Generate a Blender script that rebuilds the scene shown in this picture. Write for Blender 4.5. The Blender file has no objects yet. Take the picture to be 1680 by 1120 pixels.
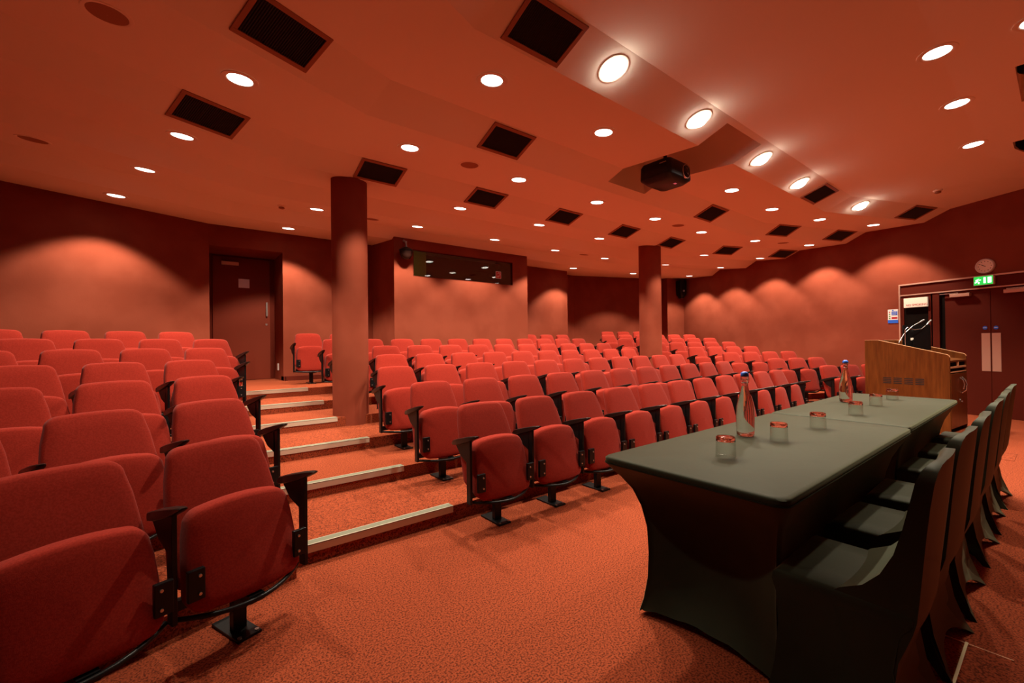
import bpy, bmesh, math, random
from mathutils import Vector, Matrix
random.seed(7)
C = bpy.context.scene.collection
sc = bpy.context.scene
PI = math.pi
R = math.radians

# ------------------------------------------------------------------ camera, world, exposure
cam_d = bpy.data.cameras.new('camera'); cam = bpy.data.objects.new('camera', cam_d); C.objects.link(cam)
def _cam():
    yaw, pit, rol, h = 0.905, 0.0057, 0.0113, 1.2514
    f = Vector((math.cos(yaw)*math.cos(pit), math.sin(yaw)*math.cos(pit), math.sin(pit)))
    r = Vector((math.sin(yaw), -math.cos(yaw), 0)); d = -r.cross(f)
    r2 = math.cos(rol)*r + math.sin(rol)*d; d2 = -math.sin(rol)*r + math.cos(rol)*d
    m = Matrix((r2, -d2, -f)).transposed().to_4x4(); m.translation = Vector((0, 0, h))
    return m
cam.matrix_world = _cam()
cam_d.sensor_width = 36; cam_d.lens = 714.0778/1680*36; cam_d.clip_start = 0.02; cam_d.clip_end = 60
sc.camera = cam
w = bpy.data.worlds.new('world'); sc.world = w; w.use_nodes = True
w.node_tree.nodes['Background'].inputs[0].default_value = (0.02, 0.012, 0.01, 1)
w.node_tree.nodes['Background'].inputs[1].default_value = 0.3
sc.view_settings.view_transform = 'Standard'; sc.view_settings.look = 'None'
sc.view_settings.gamma = 1; sc.view_settings.use_curve_mapping = False
sc.view_settings.exposure = -0.1
LAMP_W = 235; LAMP_COL = (1.0, 0.86, 0.66)
STAGE_W = 150
try:
    sc.cycles.max_bounces = 10; sc.cycles.diffuse_bounces = 6; sc.cycles.transmission_bounces = 10
    sc.cycles.transparent_max_bounces = 10; sc.cycles.sample_clamp_indirect = 6; sc.cycles.caustics_reflective = False
except Exception: pass

# ------------------------------------------------------------------ materials
def mat(name, col, rough=.6, metal=0, spec=.5, col2=None, scale=40, detail=3, bump=0, bscale=None, sheen=0, emit=None, es=1, trans=0, ior=1.45, ramp=(.4, .6), coat=0):
    m = bpy.data.materials.new(name); m.use_nodes = True
    nt = m.node_tree; b = nt.nodes['Principled BSDF']
    b.inputs['Base Color'].default_value = (*col, 1); b.inputs['Roughness'].default_value = rough
    b.inputs['Metallic'].default_value = metal; b.inputs['Specular IOR Level'].default_value = spec
    b.inputs['IOR'].default_value = ior; b.inputs['Transmission Weight'].default_value = trans
    b.inputs['Sheen Weight'].default_value = sheen; b.inputs['Coat Weight'].default_value = coat
    if emit: b.inputs['Emission Color'].default_value = (*emit, 1); b.inputs['Emission Strength'].default_value = es
    tc = nt.nodes.new('ShaderNodeTexCoord')
    if col2:
        n = nt.nodes.new('ShaderNodeTexNoise'); n.inputs['Scale'].default_value = scale; n.inputs['Detail'].default_value = detail
        nt.links.new(tc.outputs['Object'], n.inputs['Vector'])
        r = nt.nodes.new('ShaderNodeValToRGB'); r.color_ramp.elements[0].position = ramp[0]; r.color_ramp.elements[1].position = ramp[1]
        r.color_ramp.elements[0].color = (*col2, 1); r.color_ramp.elements[1].color = (*col, 1)
        nt.links.new(n.outputs['Fac'], r.inputs['Fac']); nt.links.new(r.outputs['Color'], b.inputs['Base Color'])
    if bump:
        n2 = nt.nodes.new('ShaderNodeTexNoise'); n2.inputs['Scale'].default_value = bscale or scale; n2.inputs['Detail'].default_value = 2
        nt.links.new(tc.outputs['Object'], n2.inputs['Vector'])
        bp = nt.nodes.new('ShaderNodeBump'); bp.inputs['Strength'].default_value = bump; bp.inputs['Distance'].default_value = .01
        nt.links.new(n2.outputs['Fac'], bp.inputs['Height']); nt.links.new(bp.outputs['Normal'], b.inputs['Normal'])
    return m
M = {}
M['wall'] = mat('red_wall_fabric', (.225, .049, .026), .85, spec=.08, col2=(.20, .041, .021), scale=2.2, bump=.06, bscale=60)
M['door'] = mat('red_door_paint', (.17, .026, .012), .6, spec=.15)
M['wall2'] = mat('red_panel_paint', (.10, .013, .006), .75, spec=.1)
M['ceil'] = mat('ceiling_paint', (.80, .68, .56), .9, spec=.1)
M['carpet'] = mat('red_carpet', (.33, .066, .026), .95, spec=.06, col2=(.11, .024, .012), scale=125, detail=3, bump=.35, bscale=300, ramp=(.38, .56))
M['seat'] = mat('red_seat_wool', (.28, .0235, .0135), .9, spec=.06, col2=(.23, .018, .010), scale=160, bump=.12, bscale=500, sheen=.06)
M['black'] = mat('black_metal', (.006, .006, .0065), .35, spec=.3)
M['arm'] = mat('black_stained_arm', (.010, .009, .008), .28, spec=.45)
M['bolt'] = mat('bolt_metal', (.55, .5, .45), .3, metal=.9)
M['nosing'] = mat('aluminium_nosing', (.58, .49, .38), .42, metal=.25)
M['groove'] = mat('nosing_tread', (.17, .175, .12), .7)
M['cloth'] = mat('black_stretch_cloth', (.014, .0165, .0095), .6, spec=.14, col2=(.012, .014, .008), scale=8, bump=.03, bscale=25, sheen=.17)
M['wood'] = mat('cherry_veneer', (.24, .07, .016), .35, spec=.4, coat=.1)
M['edge'] = mat('veneer_edge', (.75, .42, .22), .4)
M['glass'] = mat('clear_glass', (1, 1, 1), .0, trans=1, ior=1.48)
def thin_glass():
    m = bpy.data.materials.new('thin_glass'); m.use_nodes = True; nt = m.node_tree; nt.nodes.remove(nt.nodes['Principled BSDF'])
    o = nt.nodes['Material Output']; t = nt.nodes.new('ShaderNodeBsdfTransparent'); t.inputs['Color'].default_value = (.97, .98, .97, 1)
    g = nt.nodes.new('ShaderNodeBsdfGlossy'); g.inputs['Roughness'].default_value = .02
    lw = nt.nodes.new('ShaderNodeLayerWeight'); lw.inputs['Blend'].default_value = .25; f = nt.nodes.new('ShaderNodeMath'); f.operation = 'MULTIPLY'; f.inputs[1].default_value = .45; nt.links.new(lw.outputs['Facing'], f.inputs[0]); x = nt.nodes.new('ShaderNodeMixShader')
    nt.links.new(f.outputs[0], x.inputs[0]); nt.links.new(t.outputs[0], x.inputs[1]); nt.links.new(g.outputs[0], x.inputs[2]); nt.links.new(x.outputs[0], o.inputs['Surface'])
    return m
M['thin'] = thin_glass()
M['water'] = mat('water', (.97, 1, .98), .0, trans=1, ior=1.33)
M['pane'] = mat('window_glass', (.8, .85, .8), .02, trans=1, ior=1.5)
M['blue'] = mat('blue_cap', (.03, .14, .60), .35)
M['chrome'] = mat('brushed_steel', (.7, .68, .66), .25, metal=.9)
M['plate'] = mat('push_plate', (.62, .36, .27), .45, metal=.4)
M['white'] = mat('white_plastic', (.75, .73, .70), .5)
M['cream'] = mat('sign_face', (.80, .72, .58), .5, emit=(1, .85, .6), es=.35)
M['redink'] = mat('red_print', (.45, .02, .03), .6)
M['blueink'] = mat('blue_print', (.02, .12, .62), .5)
M['greenink'] = mat('green_print', (.02, .3, .08), .5)
M['lamp'] = mat('lamp_glow', (1, 1, 1), .5, emit=(1, .93, .82), es=9)
M['spotlamp'] = mat('spot_glow', (1, 1, 1), .5, emit=(1, .93, .80), es=40)
M['exitgreen'] = mat('exit_green', (.01, .35, .05), .5, emit=(.03, .75, .10), es=.9)
M['exitwhite'] = mat('exit_white', (.9, 1, .9), .5, emit=(.85, 1, .85), es=2.2)
M['vdark'] = mat('vent_dark', (.02, .014, .012), .7)
M['vframe'] = mat('vent_frame', (.30, .115, .06), .5, spec=.3)
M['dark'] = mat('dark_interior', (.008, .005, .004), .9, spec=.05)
M['greenwall'] = mat('control_room_wall', (.16, .19, .08), .9)
M['speaker'] = mat('speaker_mesh', (.32, .13, .07), .8)
M['lens'] = mat('projector_lens', (.02, .008, .006), .08, spec=.35)
M['brass'] = mat('brass_strip', (.62, .50, .30), .4, metal=.7)
M['seam'] = mat('carpet_seam', (.16, .03, .015), .9)
M['dial'] = mat('clock_dial', (.85, .72, .6), .5)
M['grey'] = mat('grey_plastic', (.25, .25, .25), .5)
M['paper'] = mat('paper', (.66, .66, .80), .7)
# wood grain
def _grain():
    m = M['wood']; nt = m.node_tree; b = nt.nodes['Principled BSDF']
    tc = nt.nodes.new('ShaderNodeTexCoord'); mp = nt.nodes.new('ShaderNodeMapping'); mp.inputs['Scale'].default_value = (14, 14, 1.6)
    n = nt.nodes.new('ShaderNodeTexNoise'); n.inputs['Scale'].default_value = 2; n.inputs['Detail'].default_value = 5
    r = nt.nodes.new('ShaderNodeValToRGB'); r.color_ramp.elements[0].position = .3; r.color_ramp.elements[1].position = .75
    r.color_ramp.elements[0].color = (.10, .027, .005, 1); r.color_ramp.elements[1].color = (.18, .054, .010, 1)
    nt.links.new(tc.outputs['Object'], mp.inputs['Vector']); nt.links.new(mp.outputs['Vector'], n.inputs['Vector'])
    nt.links.new(n.outputs['Fac'], r.inputs['Fac']); nt.links.new(r.outputs['Color'], b.inputs['Base Color'])
_grain()
M['cloth'].node_tree.nodes['Principled BSDF'].inputs['Sheen Tint'].default_value = (1, 1, .62, 1)
M['cloth'].node_tree.nodes['Principled BSDF'].inputs['Specular Tint'].default_value = (1, 1, .7, 1)

# ------------------------------------------------------------------ mesh helpers
class MB:
    def __init__(s): s.v = []; s.f = []
    def add(s, v, f):
        o = len(s.v); s.v += [tuple(p) for p in v]; s.f += [tuple(i+o for i in q) for q in f]; return s
    def box(s, x0, x1, y0, y1, z0, z1):
        v = [(x, y, z) for z in (z0, z1) for x, y in ((x0, y0), (x1, y0), (x1, y1), (x0, y1))]
        return s.add(v, [(3, 2, 1, 0), (4, 5, 6, 7), (0, 1, 5, 4), (1, 2, 6, 5), (2, 3, 7, 6), (3, 0, 4, 7)])
    def prism(s, poly, z0, z1):
        n = len(poly); v = [(x, y, z0) for x, y in poly] + [(x, y, z1) for x, y in poly]
        return s.add(v, [tuple(range(n))[::-1], tuple(range(n, 2*n))] + [(i, (i+1) % n, n+(i+1) % n, n+i) for i in range(n)])
    def rings(s, rs, cap0=True, cap1=True):
        n = len(rs[0]); o = []; f = []
        for r in rs: o += list(r)
        for k in range(len(rs)-1):
            for i in range(n): f.append((k*n+i, k*n+(i+1) % n, (k+1)*n+(i+1) % n, (k+1)*n+i))
        if cap0: f.append(tuple(range(n))[::-1])
        if cap1: f.append(tuple((len(rs)-1)*n+i for i in range(n)))
        return s.add(o, f)
    def lathe(s, prof, c=(0, 0, 0), n=24, cap0=True, cap1=True):
        return s.rings([[(c[0]+r*math.cos(2*PI*i/n), c[1]+r*math.sin(2*PI*i/n), c[2]+z) for i in range(n)] for r, z in prof], cap0, cap1)
    def tube(s, pts, r, n=8):
        pts = [Vector(p) for p in pts]; rs = []
        up = Vector((0, 0, 1))
        for i, p in enumerate(pts):
            t = (pts[min(i+1, len(pts)-1)]-pts[max(i-1, 0)]).normalized()
            a = t.cross(up if abs(t.z) < .95 else Vector((1, 0, 0))).normalized(); b = t.cross(a)
            rr = r[i] if isinstance(r, (list, tuple)) else r
            rs.append([p + a*rr*math.cos(2*PI*k/n) + b*rr*math.sin(2*PI*k/n) for k in range(n)])
        return s.rings(rs)
    def build(s, name, m, parent=None, smooth=False, bevel=0, mats=None, seg=2):
        me = bpy.data.meshes.new(name); me.from_pydata([tuple(p) for p in s.v], [], s.f)
        bm = bmesh.new(); bm.from_mesh(me); bmesh.ops.recalc_face_normals(bm, faces=bm.faces)
        if bevel: bmesh.ops.bevel(bm, geom=bm.edges[:], offset=bevel, segments=seg, affect='EDGES', profile=.6)
        bm.to_mesh(me); bm.free()
        me.materials.append(m)
        if smooth:
            for p in me.polygons: p.use_smooth = True
            try: me.set_sharp_from_angle(angle=R(50))
            except Exception: pass
        o = bpy.data.objects.new(name, me); C.objects.link(o)
        if parent: o.parent = parent
        return o
def empty(name, loc, rz=0, label=None, cat=None, group=None, mw=None):
    o = bpy.data.objects.new(name, None); C.objects.link(o); o.empty_display_size = .1
    if mw is not None: o.matrix_world = mw
    else: o.location = loc; o.rotation_euler = (0, 0, rz)
    if label: tag(o, label, cat, group)
    return o
def tag(o, label, cat, group=None):
    o['label'] = label; o['category'] = cat
    if group: o['group'] = group
    return o
def struct(o): o['kind'] = 'structure'; return o
def copy_tree(o, parent=None):
    c = o.copy(); C.objects.link(c)
    if parent: c.parent = parent
    for ch in list(o.children): copy_tree(ch, c)
    return c
def rrect(hx, hy, r, n=4):
    out = []
    for cx, cy, a0 in ((hx-r, hy-r, 0), (-hx+r, hy-r, 90), (-hx+r, -hy+r, 180), (hx-r, -hy+r, 270)):
        for k in range(n+1):
            a = R(a0+90*k/n); out.append((cx+r*math.cos(a), cy+r*math.sin(a)))
    return out
def text_mesh(name, body, size, m, parent, loc, rot, ext=.001):
    cu = bpy.data.curves.new(name, 'FONT'); cu.body = body; cu.size = size; cu.align_x = 'CENTER'; cu.align_y = 'CENTER'; cu.extrude = ext
    t = bpy.data.objects.new(name+'_tmp', cu); C.objects.link(t)
    dg = bpy.context.evaluated_depsgraph_get(); me = bpy.data.meshes.new_from_object(t.evaluated_get(dg))
    bpy.data.objects.remove(t); bpy.data.curves.remove(cu)
    me.materials.clear(); me.materials.append(m); me.name = name
    o = bpy.data.objects.new(name, me); C.objects.link(o); o.parent = parent; o.location = loc; o.rotation_euler = rot
    return o

# ------------------------------------------------------------------ room plan
CX = 4.97; SL = .374; TH = math.atan(SL)
PR = [(-2.2, 3.54), (.6, 3.54), (2.02, 3.47), (2.39, 3.335), (3.36, 3.405), (3.74, 3.26), (4.78, 3.335), (5.14, 3.215), (5.97, 3.315), (6.3, 3.185), (7.2, 3.30), (7.5, 3.165), (9.3, 3.30)]
def wid(Y): return 3.38 + .18*(Y-2.4)
def ring_pt(Y, x):
    u = abs(x-CX); return (x, Y - SL*max(0, u-wid(Y)))
def ring_of(x, y):
    Y = y
    for _ in range(30): Y = .5*Y + .5*(y + max(0, abs(x-CX)-wid(Y))*SL)
    return Y
def cz(x, y):
    Y = ring_of(x, y)
    for (a, za), (b, zb) in zip(PR, PR[1:]):
        if Y <= b: return za + (zb-za)*(Y-a)/(b-a)
    return PR[-1][1]
W0 = Vector((10.38, .94, 0)); WH = R(69.5)
WD = Vector((math.cos(WH), math.sin(WH), 0)); WN = Vector((-math.sin(WH), math.cos(WH), 0))
def rwx(y): return W0.x + (y-W0.y)/math.tan(WH)           # right wall x at y
def lwx(y): return 2*CX - rwx(y) - .35                     # left wall x at y
def ring_end(Y, side):
    # x where the ring meets the side wall (slightly beyond)
    x = 12.0 if side > 0 else -2
    for _ in range(40):
        y = ring_pt(Y, x)[1]; x = rwx(y) if side > 0 else lwx(y)
    return x + .06*side

# ceiling, sawtooth bands bending at both sides, with a pocket for the projector
RX0, RX1, RY0, RY1 = 4.42, 5.2, 2.08, 3.60
FR = [(5.62, 6.5, -.35, .24), (7.75, 8.75, -.1, .36)]       # two lamp pockets near the stage front
def build_ceiling():
    mb = MB()
    Ys = [a for a, b in PR]
    def zY(Y):
        for (a, za), (b, zb) in zip(PR, PR[1:]):
            if Y <= b: return za + (zb-za)*(Y-a)/(b-a)
        return PR[-1][1]
    Ys2 = sorted(set(Ys + [RY0, RY1]))
    Ys2 = [y for y in Ys2 if y >= .6]
    for Ya, Yb in zip(Ys2, Ys2[1:]):
        cols = []
        for Y in (Ya, Yb):
            w_ = wid(Y); xs = [ring_end(Y, -1), CX-w_, RX0, RX1, CX+w_, ring_end(Y, 1)]
            cols.append([(*ring_pt(Y, x), zY(Y)) for x in xs])
        for k in range(5):
            if k == 2 and Ya >= RY0-1e-6 and Yb <= RY1+1e-6: continue
            mb.add([cols[0][k], cols[0][k+1], cols[1][k+1], cols[1][k]], [(0, 1, 2, 3)])
    # front part: from ring 0.6 to y=-2.2, flat, with two pockets
    w_ = wid(.6); a = [ring_end(.6, -1), CX-w_, RX0, RX1, CX+w_, ring_end(.6, 1)]
    pts = [ring_pt(.6, x) for x in a]
    poly = [(x, y, 3.54) for x, y in pts] + [(11.2, -2.2, 3.54), (-1.5, -2.2, 3.54)]
    bm = bmesh.new(); vs = [bm.verts.new(p) for p in poly]
    f = bm.faces.new(vs)
    me = bpy.data.meshes.new('ceil_f'); bm.to_mesh(me); bm.free()
    # cut pockets by splitting into a grid instead of booleans
    xs = sorted({-1.9, 11.4} | {v for p in FR for v in p[:2]}); ys = sorted({-2.2, -.42} | {v for p in FR for v in p[2:]})
    ymax = .36
    for xa, xb in zip(xs, xs[1:]):
        for ya, yb in zip(ys, ys[1:]):
            cx, cy = (xa+xb)/2, (ya+yb)/2
            if any(p[0] < cx < p[1] and p[2] < cy < p[3] for p in FR): continue
            mb.add([(xa, ya, 3.54), (xb, ya, 3.54), (xb, yb, 3.54), (xa, yb, 3.54)], [(0, 1, 2, 3)])
    # strip between y=.36 and ring .6
    n = 6
    for k in range(5):
        (x0, y0), (x1, y1) = pts[k], pts[k+1]
        y0 = max(y0, -9); y1 = max(y1, -9)
        mb.add([(x0, min(ymax, y0), 3.54), (x1, min(ymax, y1), 3.54), (x1, y1, 3.54), (x0, y0, 3.54)], [(0, 1, 2, 3)])
    # projector pocket walls
    zt = 3.95
    def q(*p): mb.add(p, [tuple(range(len(p)))])
    prof = [(Y, zY(Y)) for Y in Ys2 if RY0-1e-6 <= Y <= RY1+1e-6]
    for x in (RX0, RX1):
        q(*([(x, Y, z) for Y, z in prof] + [(x, RY1, zt), (x, RY0, zt)]))
    for Y in (RY0, RY1): q((RX0, Y, zY(Y)), (RX1, Y, zY(Y)), (RX1, Y, zt), (RX0, Y, zt))
    q((RX0, RY0, zt), (RX1, RY0, zt), (RX1, RY1, zt), (RX0, RY1, zt))
    for x0, x1, y0, y1 in FR:
        zt2 = 3.85
        for x in (x0, x1): q((x, y0, 3.54), (x, y1, 3.54), (x, y1, zt2), (x, y0, zt2))
        for y in (y0, y1): q((x0, y, 3.54), (x1, y, 3.54), (x1, y, zt2), (x0, y, zt2))
        q((x0, y0, zt2), (x1, y0, zt2), (x1, y1, zt2), (x0, y1, zt2))
    struct(mb.build('ceiling', M['ceil']))
build_ceiling()

# walls
def seg_wall(mb, p0, p1, z0, z1, t=.12, side=1):
    a = Vector((*p0, 0)); b = Vector((*p1, 0)); d = (b-a).normalized(); n = Vector((-d.y, d.x, 0))*t*side
    v = [a, b, b+n, a+n]; mb.prism([(p.x, p.y) for p in v], z0, z1)
ZT = 3.7
BY = 8.48
mb = MB()
seg_wall(mb, ring_pt(BY, -3.4), (CX-wid(BY), BY), 0, ZT)
seg_wall(mb, (1.56, BY), (3.16, BY), 0, ZT); seg_wall(mb, (.5, BY), (1.56, BY), 2.9, ZT, t=.3)
mb.box(.38, .5, BY, BY+.95, 0, ZT); mb.box(1.56, 1.68, BY+.12, BY+.95, 0, 3.2)
mb.box(.5, 1.56, BY+.3, BY+.95, 2.9, 3.2); mb.box(.38, 1.68, BY+.83, BY+.95, 0, 3.2)
BF = 7.42
# projecting control room box with a window opening
mb.box(3.16, 3.53, BF, BF+.1, 0, ZT); mb.box(5.87, 6.28, BF, BF+.1, 0, ZT)
mb.box(3.53, 5.87, BF, BF+.1, 0, 2.52); mb.box(3.53, 5.87, BF, BF+.1, 3.02, ZT)
mb.box(3.16, 3.26, BF+.1, BY, 0, ZT); mb.box(6.18, 6.28, BF+.1, BY, 0, ZT)
seg_wall(mb, (6.28, BY), (8.62, BY), 0, ZT)
mb.box(8.5, 8.62, BY+.12, 9.3, 0, ZT)
b2 = CX+wid(9.15)
seg_wall(mb, (8.62, 9.15), (b2, 9.15), 0, ZT); seg_wall(mb, (b2, 9.15), ring_pt(9.15, 13.6), 0, ZT)
struct(mb.build('wall_back', M['wall']))
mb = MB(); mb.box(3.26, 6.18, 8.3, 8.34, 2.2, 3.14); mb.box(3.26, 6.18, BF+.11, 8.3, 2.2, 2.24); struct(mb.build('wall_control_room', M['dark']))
mb = MB(); mb.box(3.27, 4.08, 7.98, 8.02, 2.26, 3.12); mb.box(3.27, 3.3, BF+.13, 7.98, 2.26, 3.12); struct(mb.build('wall_control_room_side', M['greenwall']))
# pier in the far right corner
mb = MB()
c0 = Vector((12.83, 7.48)); dd = Vector((math.cos(-TH), math.sin(-TH))); nn = Vector((-dd.y, dd.x))
pl = c0 - dd*.62
mb.prism([tuple(pl), tuple(c0+dd*.1), tuple(c0+dd*.1+nn*.9), tuple(pl+nn*.9)], 0, ZT)
struct(mb.build('wall_pier', M['wall']))
mb = MB()
def wpt(s, off=0): p = W0 + WD*s + WN*off; return (p.x, p.y)
mb.prism([wpt(-3.4), wpt(8.9), wpt(8.9, -.12), wpt(-3.4, -.12)], 0, ZT)
struct(mb.build('wall_right', M['wall']))
mb = MB(); mb.prism([(lwx(-2.3), -2.3), (lwx(8.6), 8.6), (lwx(8.6)-.12, 8.6), (lwx(-2.3)-.12, -2.3)], 0, ZT)
struct(mb.build('wall_left', M['wall']))
mb = MB(); mb.box(-2, 11.5, -2.32, -2.2, 0, ZT); struct(mb.build('wall_front', M['wall']))

# floor and tiers
mb = MB(); mb.box(-4.2, 14.2, -2.3, 9.6, -.1, 0); struct(mb.build('floor', M['carpet']))
STEP, PITCH, Y1 = .108, .82, 2.70
PL_, PRV = .85, 8.6; SA = R(20); ST = math.tan(SA)
def rise_pts(n):
    Y = Y1 + PITCH*(n-1)
    return Y
for n in range(1, 8):
    Y = rise_pts(n); z = STEP*n
    xl, xr = lwx(Y)-.0, None
    yr = Y; x = 11
    for _ in range(30): y_ = Y - ST*(x-PRV); x = rwx(y_)
    pr = (x, Y-ST*(x-PRV))
    xl = -1
    for _ in range(30): y_ = Y - ST*(PL_-xl); xl = lwx(y_)
    pl_ = (xl, Y-ST*(PL_-xl))
    if n < 7: poly = [pl_, (.53, Y-ST*(PL_-.53)), (.53, Y), (PRV, Y), pr, (rwx(9.3), 9.3), (lwx(9.3)-.3, 9.3)]
    else: poly = [(8.63, Y), pr, (rwx(9.3), 9.3), (8.63, 9.3)]
    mb = MB(); mb.prism(poly, 0, z); struct(mb.build('floor_tier', M['carpet']))
# skirting along the back wall
mb = MB(); mb.box(1.58, 3.16, BY-.02, BY, .648, .73); mb.box(6.28, 8.62, BY-.02, BY, .648, .73); mb.box(1.56, 1.6, BY-.02, BY+.2, .648, .73); struct(mb.build('baseboard_back', M['wall2'], bevel=.006))

# aisle nosings
for n in range(1, 7):
    Y = rise_pts(n); z = STEP*n; x0 = .56; x1 = 1.57 if n != 4 else 1.50
    e = empty('step_nosing', (x0, Y, z), 0, 'aluminium nosing strip on the edge of %s carpeted aisle step' % ['the lowest', 'the second', 'the third', 'the fourth, beside the round column,', 'the fifth', 'the topmost'][n-1], 'step nosing', 'aluminium nosings on the left aisle steps')
    a = MB(); a.box(0, x1-x0, -.006, -.001, -.042, .004); a.box(0, x1-x0, -.006, .002, 0, .005); a.box(0, x1-x0, .056, .060, 0, .005); a.build('edge_strip', M['nosing'], e)
    b = MB(); b.box(0, x1-x0, .002, .056, 0, .0045); b.build('tread_insert', M['groove'], e)

# columns
for (x, y, r, z0, lab) in ((1.71, 5.33, .205, STEP*3, 'round red column beside the left aisle steps'), (7.85, 5.33, .222, STEP*3, 'round red column rising behind the middle block seats')):
    mb = MB(); mb.lathe([(r, 0), (r, 3.42-z0)], n=64); o = mb.build('column', M['wall'], smooth=True)
    o.location = (x, y, z0); tag(o, lab, 'column', 'round columns')

# ------------------------------------------------------------------ auditorium seats
def pad(w0, w1, h, t, r, arch, curve, n=5, puff=.006, cz_=0, tp=1.0, ed=.014):
    """upholstered slab in XZ, front at -y: w0 bottom half width, w1 top half width"""
    out = []
    def side(z): return w0 + (w1-w0)*max(0, z/h)**tp
    cs = [(side(h)-r, h-r, 0), (-(side(h)-r), h-r, 90), (-(side(0)-r), r, 180), (side(0)-r, r, 270)]
    for i, (cx, cz0, a0) in enumerate(cs):
        for k in range(n+1):
            a = R(a0+90*k/n); out.append([cx+r*math.cos(a), cz0+r*math.sin(a)])
        if i in (1, 3):
            for k in range(1, 6):
                zz = (h-r)*(1-k/6)+r*k/6 if i == 1 else r*(1-k/6)+(h-r)*k/6
                out.append([-side(zz) if i == 1 else side(zz), zz])
        if i in (0, 2):   # subdivide top / bottom edges
            nx = cs[i+1][0]; m_ = 6
            for k in range(1, m_):
                xx = cx + (nx-cx)*k/m_
                out.append([xx, cz0 + (r if i == 0 else -r)])
    for p in out:
        if p[1] > h*.5: p[1] += arch*(1-(p[0]/w1)**2)*((p[1]-h*.5)/(h*.5))
        else: p[1] -= cz_*(1-(p[0]/w0)**2)*((h*.5-p[1])/(h*.5))
    cxm, czm = 0, h/2
    def ring(s, y, shrink=0):
        rr = []
        for x, z in out:
            dx, dz = x-cxm, z-czm
            sx = 1-shrink/ max(w0, w1); sz = 1-shrink/(h/2)
            X = cxm+dx*sx*s; Z = czm+dz*sz*s
            rr.append((X, y + curve*(X*X), Z))
        return rr
    rs = [ring(.0001, t), ring(.6, t), ring(1, t, ed*1.2), ring(1, t-.005, .005), ring(1, t*.75), ring(1, ed), ring(1, ed*.35, ed*.3), ring(1, .0, ed), ring(.75, -puff*.7), ring(.4, -puff), ring(.0001, -puff*1.1)]
    return rs
def shear(rs, origin, lean, flip=False):
    o = []
    for r in rs:
        o.append([(x+origin[0], y+origin[1]+z*math.tan(lean), z+origin[2]) for x, y, z in r])
    return o
def make_seat(both):
    root = empty('auditorium_seat', (0, 0, 0))
    # backrest
    mb = MB(); mb.rings(shear(pad(.243, .192, .53, .062, .05, .012, .05, tp=1.5), (0, -.022, .275), R(20.5)), False, False); mb.build('backrest', M['seat'], root, smooth=True)
    # tipped-up seat cushion, underside facing forward
    mb = MB(); mb.rings(shear(pad(.228, .205, .36, .085, .05, .030, .5, cz_=.012, tp=1.6), (-.004, -.150, .220), R(13)), False, False); cu = mb.build('seat_cushion', M['seat'], root, smooth=True)
    for s in (-1, 1):
        m2 = MB(); m2.box(s*.212-.03, s*.212+.03, -.134, -.112, .275, .395); hp = m2.build('hinge_plate', M['black'], root, bevel=.004)
        for zz in (.30, .37):
            m3 = MB(); m3.rings([[(s*.202+.006*math.cos(2*PI*k/8), yy, zz+.006*math.sin(2*PI*k/8)) for k in range(8)] for yy in (-.134, -.140)])
            m3.build('bolt', M['bolt'], hp)
    # bowed rail under the seat
    pts = []
    for k in range(13):
        u = -1+2*k/12; pts.append((.254*u-.013, -.055-.115*(1-u*u), .205-.012*(1-u*u)))
    mb = MB(); mb.tube(pts, .0105, 8); mb.build('bowed_rail', M['black'], root, smooth=True)
    mb = MB(); mb.box(-.225, .225, .0, .03, .2, .24); mb.box(-.03, .03, -.16, .03, .175, .205); mb.build('under_frame', M['black'], root)
    mb = MB(); mb.box(-.028, .028, -.018, .018, .012, .19); leg = mb.build('pedestal', M['black'], root, bevel=.003)
    mb = MB(); mb.box(-.05, .05, -.10, .13, 0, .012); fp = mb.build('foot_plate', M['black'], root, bevel=.002)
    for s in (-1, 1):
        mb = MB(); mb.lathe([(.009, .012), (.009, .017)], (s*.036, -.085, 0), 8)
        mb.build('foot_bolt', M['bolt'], fp)
    for s in ((-1, 1) if both else (-1,)):
        x = s*.268
        mb = MB(); mb.box(x-.009, x+.009, -.09, -.045, .195, .615); 
        mb.add([(x-.009, -.06, .60), (x-.009, .10, .575), (x-.009, .03, .50), (x-.009, -.06, .46), (x+.009, -.06, .60), (x+.009, .10, .575), (x+.009, .03, .50), (x+.009, -.06, .46)],
               [(0, 1, 2, 3), (7, 6, 5, 4), (0, 4, 5, 1), (1, 5, 6, 2), (2, 6, 7, 3), (3, 7, 4, 0)])
        mb.build('arm_standard', M['black'], root, bevel=.002)
        prof = [(-.17, .652, .658), (-.15, .640, .658), (-.07, .606, .642), (.05, .570, .612), (.115, .556, .592), (.145, .556, .570)]
        hw = [.013, .018, .022, .022, .018, .009]
        mb = MB(); mb.rings([[(x-h, y, a+.004), (x-h+.006, y, a), (x+h-.006, y, a), (x+h, y, a+.004), (x+h, y, b-.004), (x+h-.006, y, b), (x-h+.006, y, b), (x-h, y, b-.004)] for (y, a, b), h in zip(prof, hw)])
        mb.build('armrest', M['arm'], root, smooth=True)
    return root
seatA = make_seat(False); seatB = make_seat(True)
usedA = [False, False]
ORD = ['first', 'second', 'third', 'fourth', 'fifth', 'sixth', 'seventh', 'eighth', 'ninth', 'tenth', 'eleventh', 'twelfth']
def put_seat(x, y, z, rz, end, label, group):
    k = 1 if end else 0; src = (seatA, seatB)[k]
    if usedA[k]: o = copy_tree(src)
    else: o = src; usedA[k] = True
    o.location = (x, y, z); o.rotation_euler = (0, 0, rz); tag(o, label, 'seat', group)
ROWN = ['front', 'second', 'third', 'fourth', 'fifth', 'sixth', 'seventh', 'back']
SP = .533
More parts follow.
